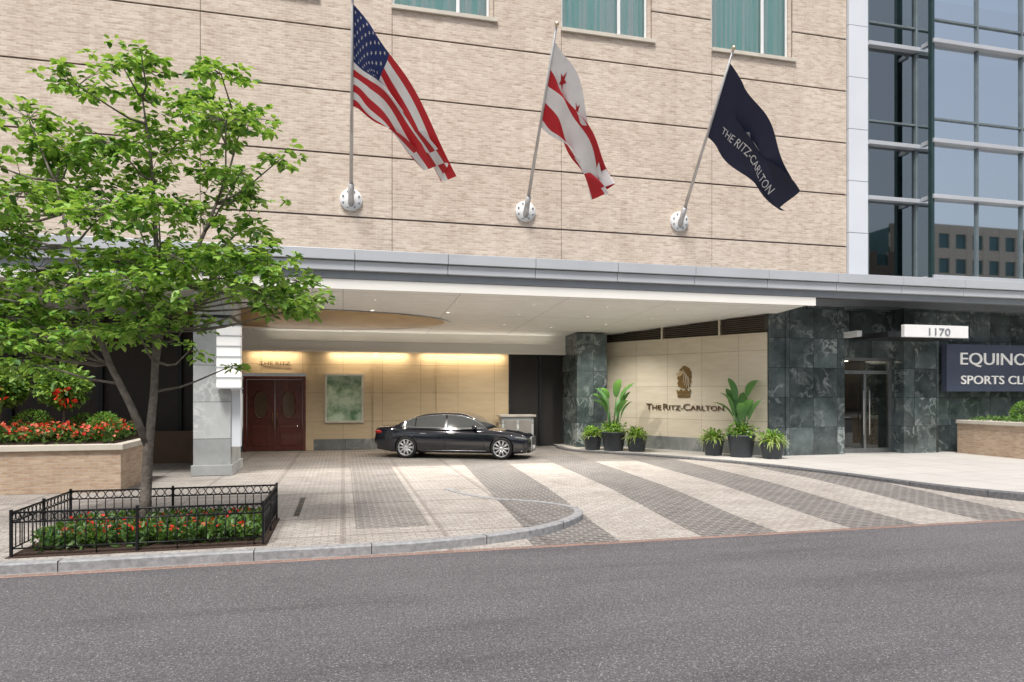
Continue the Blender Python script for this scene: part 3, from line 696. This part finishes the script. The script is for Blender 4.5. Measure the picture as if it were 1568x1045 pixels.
box('mulch_bed',x0+.02,x1-.02,y0+.03,y1-.02,-.1,.035,M_mulch,BD)
box('bed_edging',x0-.05,x1+.05,y0-.06,y1+.05,-.1,.012,M_mulch,BD)
bed('leaves',x0+.15,x1-.1,y0+.15,y1-.1,.04,5200,.20,.11,MS,[.6,.4],BD,.45)
bed('flowers_red',x0+.3,x1-.2,y0+.3,y1-.2,.15,300,.12,.065,MF,[.75,.25],BD,.9)
# ================================================================== PLANTERS
LPn=group('brick_planter')
box('brick_wall',-16,-4.82,16.9,19.3,0,.93,M_brick2,LPn); box('stone_cap',-16.05,-4.76,16.84,19.36,.93,1.06,M_cap,LPn,bev=.01)
box('soil',-15.8,-5.0,17.1,19.1,1.0,1.09,M_mulch,LPn)
bed('leaves',-15.6,-5.05,17.05,19.1,1.06,8000,.35,.12,MS,[.6,.4],LPn,.5)
bed('flowers',-15.6,-5.05,17.0,18.9,1.22,2600,.28,.085,MF,[.4,.6],LPn,.9)
for i,(x,y,r) in enumerate(((-7.05,18.2,.46),(-6.0,18.3,.36),(-5.45,17.9,.38),(-8.4,18.2,.42))):
    g=group('boxwood_shrub'); blob_leaves('foliage',(x,y,1.38),(r,r,r*.95),1800,.055,ML,[.2,.4,.4],g)
def std_tree(x,y,seed_fl):
    g=group('flowering_standard_tree')
    tubes('trunk',[([(x,y,1.05),(x+.02,y,1.7),(x,y+.02,2.1)],[.03,.025,.02])],M_bark,g,7)
    blob_leaves('foliage',(x,y,2.35),(.55,.55,.5),1500,.14,[ML[0],MS[0]],[.4,.6],g,.35); blob_leaves('flowers',(x+seed_fl,y-.45,2.12),(.2,.12,.2),20,.13,MF,[.9,.1],g,.6,.9)
std_tree(-6.35,18.0,.2); std_tree(-7.65,18.0,.1)
RP=group('brick_planter')
box('brick_wall',21.3,30,16.5,19.85,0,1.12,M_brick2,RP); box('stone_cap',21.24,30,16.44,19.86,1.12,1.24,M_cap,RP,bev=.01)
bed('leaves',21.5,29,16.8,19.7,1.2,3500,.14,.12,MS,[.6,.4],RP,.5)
for x,y,r in ((22.9,18.6,.48),(23.6,17.6,.42),(24.6,18.4,.5)):
    g=group('boxwood_shrub'); blob_leaves('foliage',(x,y,1.5),(r,r,.42),1900,.06,ML,[.3,.4,.3],g)
# ================================================================== POTTED PLANTS
def pot(name,x,y,r,h,kind,sc=1):
    g=group(name); z0=.06
    lathe('pot',[(.001,z0),(r*.74,z0),(r*.76,z0+.02),(r*.97,h*.93),(r,h*.93),(r,h),(r*.9,h),(r*.88,h-.06),(.001,h-.06)],M_pot,g,loc=(x,y,0),seg=28)
    RR=random.Random(int(x*100+y*10))
    if kind=='spider':
        blades('foliage',[((x+RR.uniform(-.1,.1),y+RR.uniform(-.1,.1),h-.05),RR.uniform(0,6.28),RR.uniform(.5,1.4),RR.uniform(.35,.65)*sc,.045,RR.uniform(1.4,2.8)) for _ in range(150)],MB[1],g)
        blob_leaves('leaves',(x,y,h+.12),(.33*sc,.33*sc,.25*sc),350,.11,ML,[.4,.4,.2],g,.2)
    else:
        lst=[];st=[]
        for k in range(13):
            a=RR.uniform(0,6.28); el=RR.uniform(1.0,1.5); hh=h+RR.uniform(.45,1.25)*sc
            bx,by=x+.1*math.cos(a),y+.1*math.cos(a+1); tx,ty=x+.28*math.cos(a),y+.28*math.sin(a)
            st.append(([(bx,by,h-.1),((bx*.4+tx*.6),(by*.4+ty*.6),(h+hh)/2),(tx,ty,hh)],[.025,.02,.012]))
            lst.append(((tx,ty,hh-.03),a,el,RR.uniform(.65,.95)*sc,RR.uniform(.24,.34)*sc,RR.uniform(.5,1.6)))
        blades('broad_leaves',lst,MB[0],g); tubes('stems',st,MB[0],g,6)
        blob_leaves('underplanting',(x,y,h+.1),(r*1.1,r*1.1,.3),500,.12,ML,[.5,.35,.15],g,.2)
        blob_leaves('blossoms',(x,y,h+.2),(r*.9,r*.9,.3),60,.06,[M_whitep],[1.],g,.6)
pot('potted_spider_plant',12.35,21.1,.36,.58,'spider',1.1)
pot('potted_banana_plant',12.95,20.35,.46,.80,'banana',1.15)
pot('potted_spider_plant',13.6,19.6,.38,.58,'spider',1.2)
pot('potted_spider_plant',9.15,24.3,.36,.58,'spider',1.0)
pot('potted_banana_plant',9.75,23.7,.46,.76,'banana',1.05)
pot('potted_spider_plant',10.45,23.2,.38,.58,'spider',1.1)
# ================================================================== CAR
CAR=group('parked_sedan_car',(3.95,23.45,0),math.radians(-24)); CAR.scale=(1.035,1.035,1.035)
M_paint=mat('black_car_paint',(.010,.012,.018),.12,var=.02,coat=1.0)
M_tyre=mat('tyre_rubber',(.015,.015,.015),.8); M_rim=mat('alloy_rim',(.70,.71,.72),.3,.6,var=.02); M_chrome=mat('chrome',(.78,.78,.79),.15,.9,var=.01)
M_cglass=mat('car_glass',(.075,.08,.08),.05,var=.05,coat=.5); M_plast=mat('black_plastic',(.012,.012,.012),.6)
ip=np.interp
TZ=([-2.75,-2.70,-2.55,-2.0,-1.0,0,1.0,1.5,1.95,2.25,2.40,2.47],[.74,.98,1.03,1.06,1.0,.975,.965,.93,.87,.79,.71,.60])
BZ=([-2.75,-2.6,-2.1,2.0,2.35,2.47],[.42,.27,.19,.18,.20,.28])
WZ=([-2.75,-2.6,-2.2,-1.5,1.5,2.0,2.3,2.42,2.47],[.70,.84,.915,.95,.95,.90,.80,.66,.52])
xs=np.concatenate([np.linspace(-2.75,-2.5,6),np.linspace(-2.4,1.9,36),np.linspace(2.0,2.47,10)])
sec=[(0,0),(.86,0),(.965,.10),(.985,.22),(.995,.42),(1.0,.60),(.985,.74),(.955,.86),(.90,.945),(.80,.985),(.5,1.0),(0,1.012)]
full=sec+[(-a,b) for a,b in sec[-2:0:-1]]
V=[];F=[];m_=len(full)
for x in xs:
    zt_,zb_,w_=ip(x,*TZ),ip(x,*BZ),ip(x,*WZ)
    for a,b in full: V.append((x,a*w_,zb_+b*(zt_-zb_)))
for i in range(len(xs)-1):
    for k in range(m_): F.append((i*m_+k,(i+1)*m_+k,(i+1)*m_+(k+1)%m_,i*m_+(k+1)%m_))
F.append(tuple(range(m_))); F.append(tuple((len(xs)-1)*m_+k for k in range(m_))[::-1])
body=mesh('body',V,F,[M_paint],CAR,True)
bm=bmesh.new(); bm.from_mesh(body.data); bmesh.ops.recalc_face_normals(bm,faces=bm.faces); bm.to_mesh(body.data); bm.free()
cut=[]
for wx in (-1.583,1.583):
    for sy in (-1,1):
        seg=36; v=[];f=[]
        for yy in (sy*.62,sy*1.2):
            for k in range(seg):
                t=2*math.pi*k/seg; v.append((wx+.385*math.cos(t),yy,.36+.385*math.sin(t)))
        f=[(k,(k+1)%seg,seg+(k+1)%seg,seg+k) for k in range(seg)]+[tuple(range(seg))[::-1],tuple(range(seg,2*seg))]
        o=mesh('cut',v,f,M_paint,CAR); bmx=bmesh.new(); bmx.from_mesh(o.data); bmesh.ops.recalc_face_normals(bmx,faces=bmx.faces); bmx.to_mesh(o.data); bmx.free()
        cut.append(o); md=body.modifiers.new('c','BOOLEAN'); md.object=o; md.operation='DIFFERENCE'; md.solver='EXACT'
bpy.context.view_layer.update()
nm=bpy.data.meshes.new_from_object(body.evaluated_get(bpy.context.evaluated_depsgraph_get()))
body.modifiers.clear(); body.data=nm
for o in cut: bpy.data.objects.remove(o)
try: nm.set_sharp_from_angle(angle=math.radians(38))
except Exception: pass
RZ=([-2.05,-1.75,-1.45,-1.1,-.7,-.3,.05,.35,.6,.85,1.12],[1.05,1.20,1.325,1.425,1.478,1.492,1.485,1.44,1.335,1.17,.96])
yw=lambda z:.885-.50*(z-.98)
xs2=np.linspace(-2.05,1.12,44); V=[];F=[];MI=[]
def fx(x): return 1-.16*max(0,(x-.62)/.5)**1.4-.10*max(0,(-1.55-x)/.5)**1.3
def gsec(x):
    zr=ip(x,*RZ); zb_=.94; pts=[]
    for t in (0,.2,.6,.86): z=zb_+t*(zr-zb_); pts.append((yw(z),z))
    pts+= [(yw(zr)*.955,zb_+.955*(zr-zb_)),(yw(zr)*.82,zb_+.99*(zr-zb_)),(yw(zr)*.5,zr+.008),(0,zr+.014)]
    return [(a*fx(x),b) for a,b in pts]
for x in xs2:
    p=gsec(x); q=p+[(-a,b) for a,b in p[-2::-1]]
    for a,b in q: V.append((x,a,b))
mq=len(q)
for i in range(len(xs2)-1):
    xm=(xs2[i]+xs2[i+1])/2
    for k in range(mq-1):
        F.append((i*mq+k,(i+1)*mq+k,(i+1)*mq+k+1,i*mq+k+1)); top=4<=k<=mq-6
        MI.append(1 if (top and (xm>.42 or xm<-1.2) and xm<1.05 and xm>-1.95) else 0)
mesh('greenhouse',V,F,[M_paint,M_cglass],CAR,True,MI)
def side_strip(name,x0_,x1_,lo,hi,m,sy,n=12):
    V=[];F=[]
    for i in range(n+1):
        x=x0_+(x1_-x0_)*i/n; a=lo(x); b=hi(x)
        for t in (0,.5,1): z=a+(b-a)*t; V.append((x,sy*(yw(z)*fx(x)+.008),z))
    for i in range(n): F+=[(3*i,3*i+3,3*i+4,3*i+1),(3*i+1,3*i+4,3*i+5,3*i+2)]
    mesh(name,V,F,m,CAR,True)
hi=lambda x:max(1.012,.94+.84*(ip(x,*RZ)-.94)); lo=lambda x:1.0+.012*max(0,-x)
for sy,nm_ in ((-1,'right'),(1,'left')):
    side_strip('side_window_front_'+nm_,-.22,.93,lo,hi,M_cglass,sy); side_strip('side_window_rear_'+nm_,-1.27,-.30,lo,hi,M_cglass,sy); side_strip('quarter_window_'+nm_,-1.68,-1.31,lo,hi,M_cglass,sy)
    X_=np.linspace(-1.74,.98,24)
    tubes('window_chrome_'+nm_,[([(x,sy*(yw(lo(x))*fx(x)+.014),lo(x)-.008) for x in X_],.011),([(x,sy*(yw(hi(x))*fx(x)+.012),hi(x)+.008) for x in X_],.008)],M_chrome,CAR,6)
    tubes('sill_chrome_'+nm_,[([(x,sy*.952,.27) for x in (-1.1,0,1.1)],.010)],M_chrome,CAR,6)
    tubes('crease_'+nm_,[([(x,sy*(ip(x,*WZ)*.992+.002),.80+.02*x*-.3) for x in np.linspace(-2.3,2.0,14)],.006)],M_paint,CAR,6)
    tubes('door_gaps_'+nm_,[([(x,sy*.951,.30),(x,sy*.952,.6),(x,sy*.94,.84),(x,sy*.90,.96)],.004) for x in (1.0,-.26,-1.22)],M_plast,CAR,4)
    boxes('door_handles_'+nm_,[(x,x+.2,sy*.955-.012,sy*.955+.012,.80,.825) for x in (-.15,-1.1)],M_chrome,CAR,bev=.006)
    bpy.ops.mesh.primitive_uv_sphere_add(segments=16,ring_count=10,location=(0,0,0)); o=bpy.context.object; o.name='mirror_'+nm_; o.scale=(.09,.12,.075); o.location=(.72,sy*1.0,1.03); o.data.materials.append(M_paint); o.parent=CAR
    for p_ in o.data.polygons: p_.use_smooth=True
    for nme,loc,sc_,mm in (('headlight_',(2.16,sy*.70,.675),(.25,.17,.058),mat('headlamp_lens',(.42,.44,.46),.08,.6,var=.3,scale=12)),('taillight_',(-2.55,sy*.73,.84),(.17,.16,.075),mat('tail_red',(.30,.01,.01),.15))):
        bpy.ops.mesh.primitive_uv_sphere_add(segments=20,ring_count=12); o=bpy.context.object; o.name=nme+nm_; o.scale=sc_; o.location=loc; o.rotation_euler=(0,math.radians(8) if 'head' in nme else 0,sy*math.radians(-28 if 'head' in nme else 20)); o.data.materials.append(mm); o.parent=CAR
        for p_ in o.data.polygons: p_.use_smooth=True
boxes('grille_bars',[(2.44,2.50,-.36,.36,.36+.07*i,.375+.07*i) for i in range(5)]+[(2.43,2.49,-.4,-.36,.34,.68),(2.43,2.49,.36,.4,.34,.68),(2.43,2.49,-.4,.4,.683,.70)],M_chrome,CAR,bev=.004)
box('grille_mesh',2.40,2.475,-.37,.37,.34,.68,M_plast,CAR)
box('lower_intake',2.2,2.46,-.62,.62,.2,.29,M_plast,CAR,bev=.02)
box('number_plate',2.47,2.51,-.2,.2,.3,.40,M_whitep,CAR)
tubes('bumper_chrome',[([(2.20,-.83,.27),(2.38,-.62,.26),(2.47,-.3,.26),(2.48,0,.26),(2.47,.3,.26),(2.38,.62,.26),(2.20,.83,.27)],.012)],M_chrome,CAR,6)
tubes('exhaust_trim',[([(-2.68,-.72,.3),(-2.70,-.4,.3)],.03)],M_chrome,CAR,8)
for i,(wx,sy) in enumerate(((-1.583,-1),(1.583,-1),(-1.583,1),(1.583,1))):
    wg=bpy.data.objects.new('wheel_%d'%(i+1),None); C.objects.link(wg); wg.parent=CAR; wg.location=(wx,sy*.84,.352)
    y_=sy
    lathe('tyre',[(.25,-.11*y_),(.335,-.11*y_),(.352,-.08*y_),(.352,.085*y_),(.338,.115*y_),(.27,.118*y_),(.262,.10*y_)],M_tyre,wg,axis='Y',seg=48)
    lathe('rim',[(.268,.112*y_),(.262,.118*y_),(.250,.105*y_),(.243,.02*y_),(.001,.01*y_)],[M_rim,M_plast],wg,axis='Y',seg=40,mi=[0,0,0,1])
    sp=[]
    for k in range(10):
        t=2*math.pi*k/10
        for dt in (-.085,.085):
            sp.append(([(.04*math.cos(t),.075*y_,.04*math.sin(t)),(.15*math.cos(t+dt*.7),.095*y_,.15*math.sin(t+dt*.7)),(.25*math.cos(t+dt),.100*y_,.25*math.sin(t+dt))],[.018,.014,.013]))
    tubes('spokes',sp,M_rim,wg,6); lathe('hub',[(.001,.10*y_),(.05,.098*y_),(.06,.08*y_),(.06,.05*y_)],M_rim,wg,axis='Y',seg=20)
    lathe('brake_disc',[(.001,.035*y_),(.17,.035*y_),(.17,.02*y_)],mat('brake_steel',(.25,.25,.25),.4,.6),wg,axis='Y',seg=28)
# ================================================================== OPPOSITE SIDE (seen only in reflections)
def office(name,x0,x1,y0,y1,h,mw,mg):
    g=group(name); box('block',x0,x1,y0-16,y1-.2,0,h,mg,g); L_=[]
    nz=int(h/3.6)
    for i in range(nz+1): L_.append((x0,x1,y1-.2,y1,i*3.6,min(h+.5,i*3.6+1.5)))
    nxx=int((x1-x0)/3)
    for i in range(nxx+1): L_.append((x0+i*3-.0,x0+i*3+1.1,y1-.19,y1+.05,.01,h+.4))
    boxes('facade_piers_and_spandrels',L_,mw,g)
M_og=mat('office_glass_dark',(.05,.14,.15),.15,var=.2,scale=.3)
office('office_building',76,135,-45,-42,26,mat('pale_precast',(.60,.52,.42),.8),M_og)
office('office_building',42,73,-42,-38,21,mat('tan_precast',(.30,.24,.19),.8),M_og)
office('office_building',-60,30,-40,-36,13,mat('warm_precast',(.50,.45,.38),.8),M_og)
# ================================================================== LIGHT / WORLD / CAMERA
w=bpy.data.worlds.new("World"); S.world=w; w.use_nodes=True; nt=w.node_tree
sky=nt.nodes.new('ShaderNodeTexSky'); sky.sky_type='NISHITA'; sky.sun_disc=False
sd=Vector((.45,1,-2.1)).normalized()
sky.sun_elevation=math.asin(-sd.z); sky.sun_rotation=math.atan2(-sd.x,-sd.y); sky.air_density=1.0; sky.dust_density=4.0; sky.ozone_density=.6
hs=nt.nodes.new('ShaderNodeHueSaturation'); hs.inputs['Saturation'].default_value=.62
bg=nt.nodes['Background']; L(nt,sky.outputs[0],hs.inputs['Color']); L(nt,hs.outputs[0],bg.inputs[0]); bg.inputs[1].default_value=.15
sl=bpy.data.lights.new('sun','SUN'); sl.energy=3.9; sl.angle=math.radians(14); sl.color=(1,.975,.945)
so=bpy.data.objects.new('sun',sl); so.rotation_euler=sd.to_track_quat('-Z','Y').to_euler(); so.location=(0,0,30); C.objects.link(so)
cam=bpy.data.cameras.new('camera'); cam.lens=24; cam.sensor_width=36; cam.shift_y=.0507; cam.clip_end=8000; cam.clip_start=.1
co=bpy.data.objects.new('camera',cam); co.location=(0,0,2.2); co.rotation_euler=(math.radians(90),0,math.radians(-13.9)); C.objects.link(co); S.camera=co
S.view_settings.view_transform='Standard'; S.view_settings.look='None'; S.view_settings.exposure=0
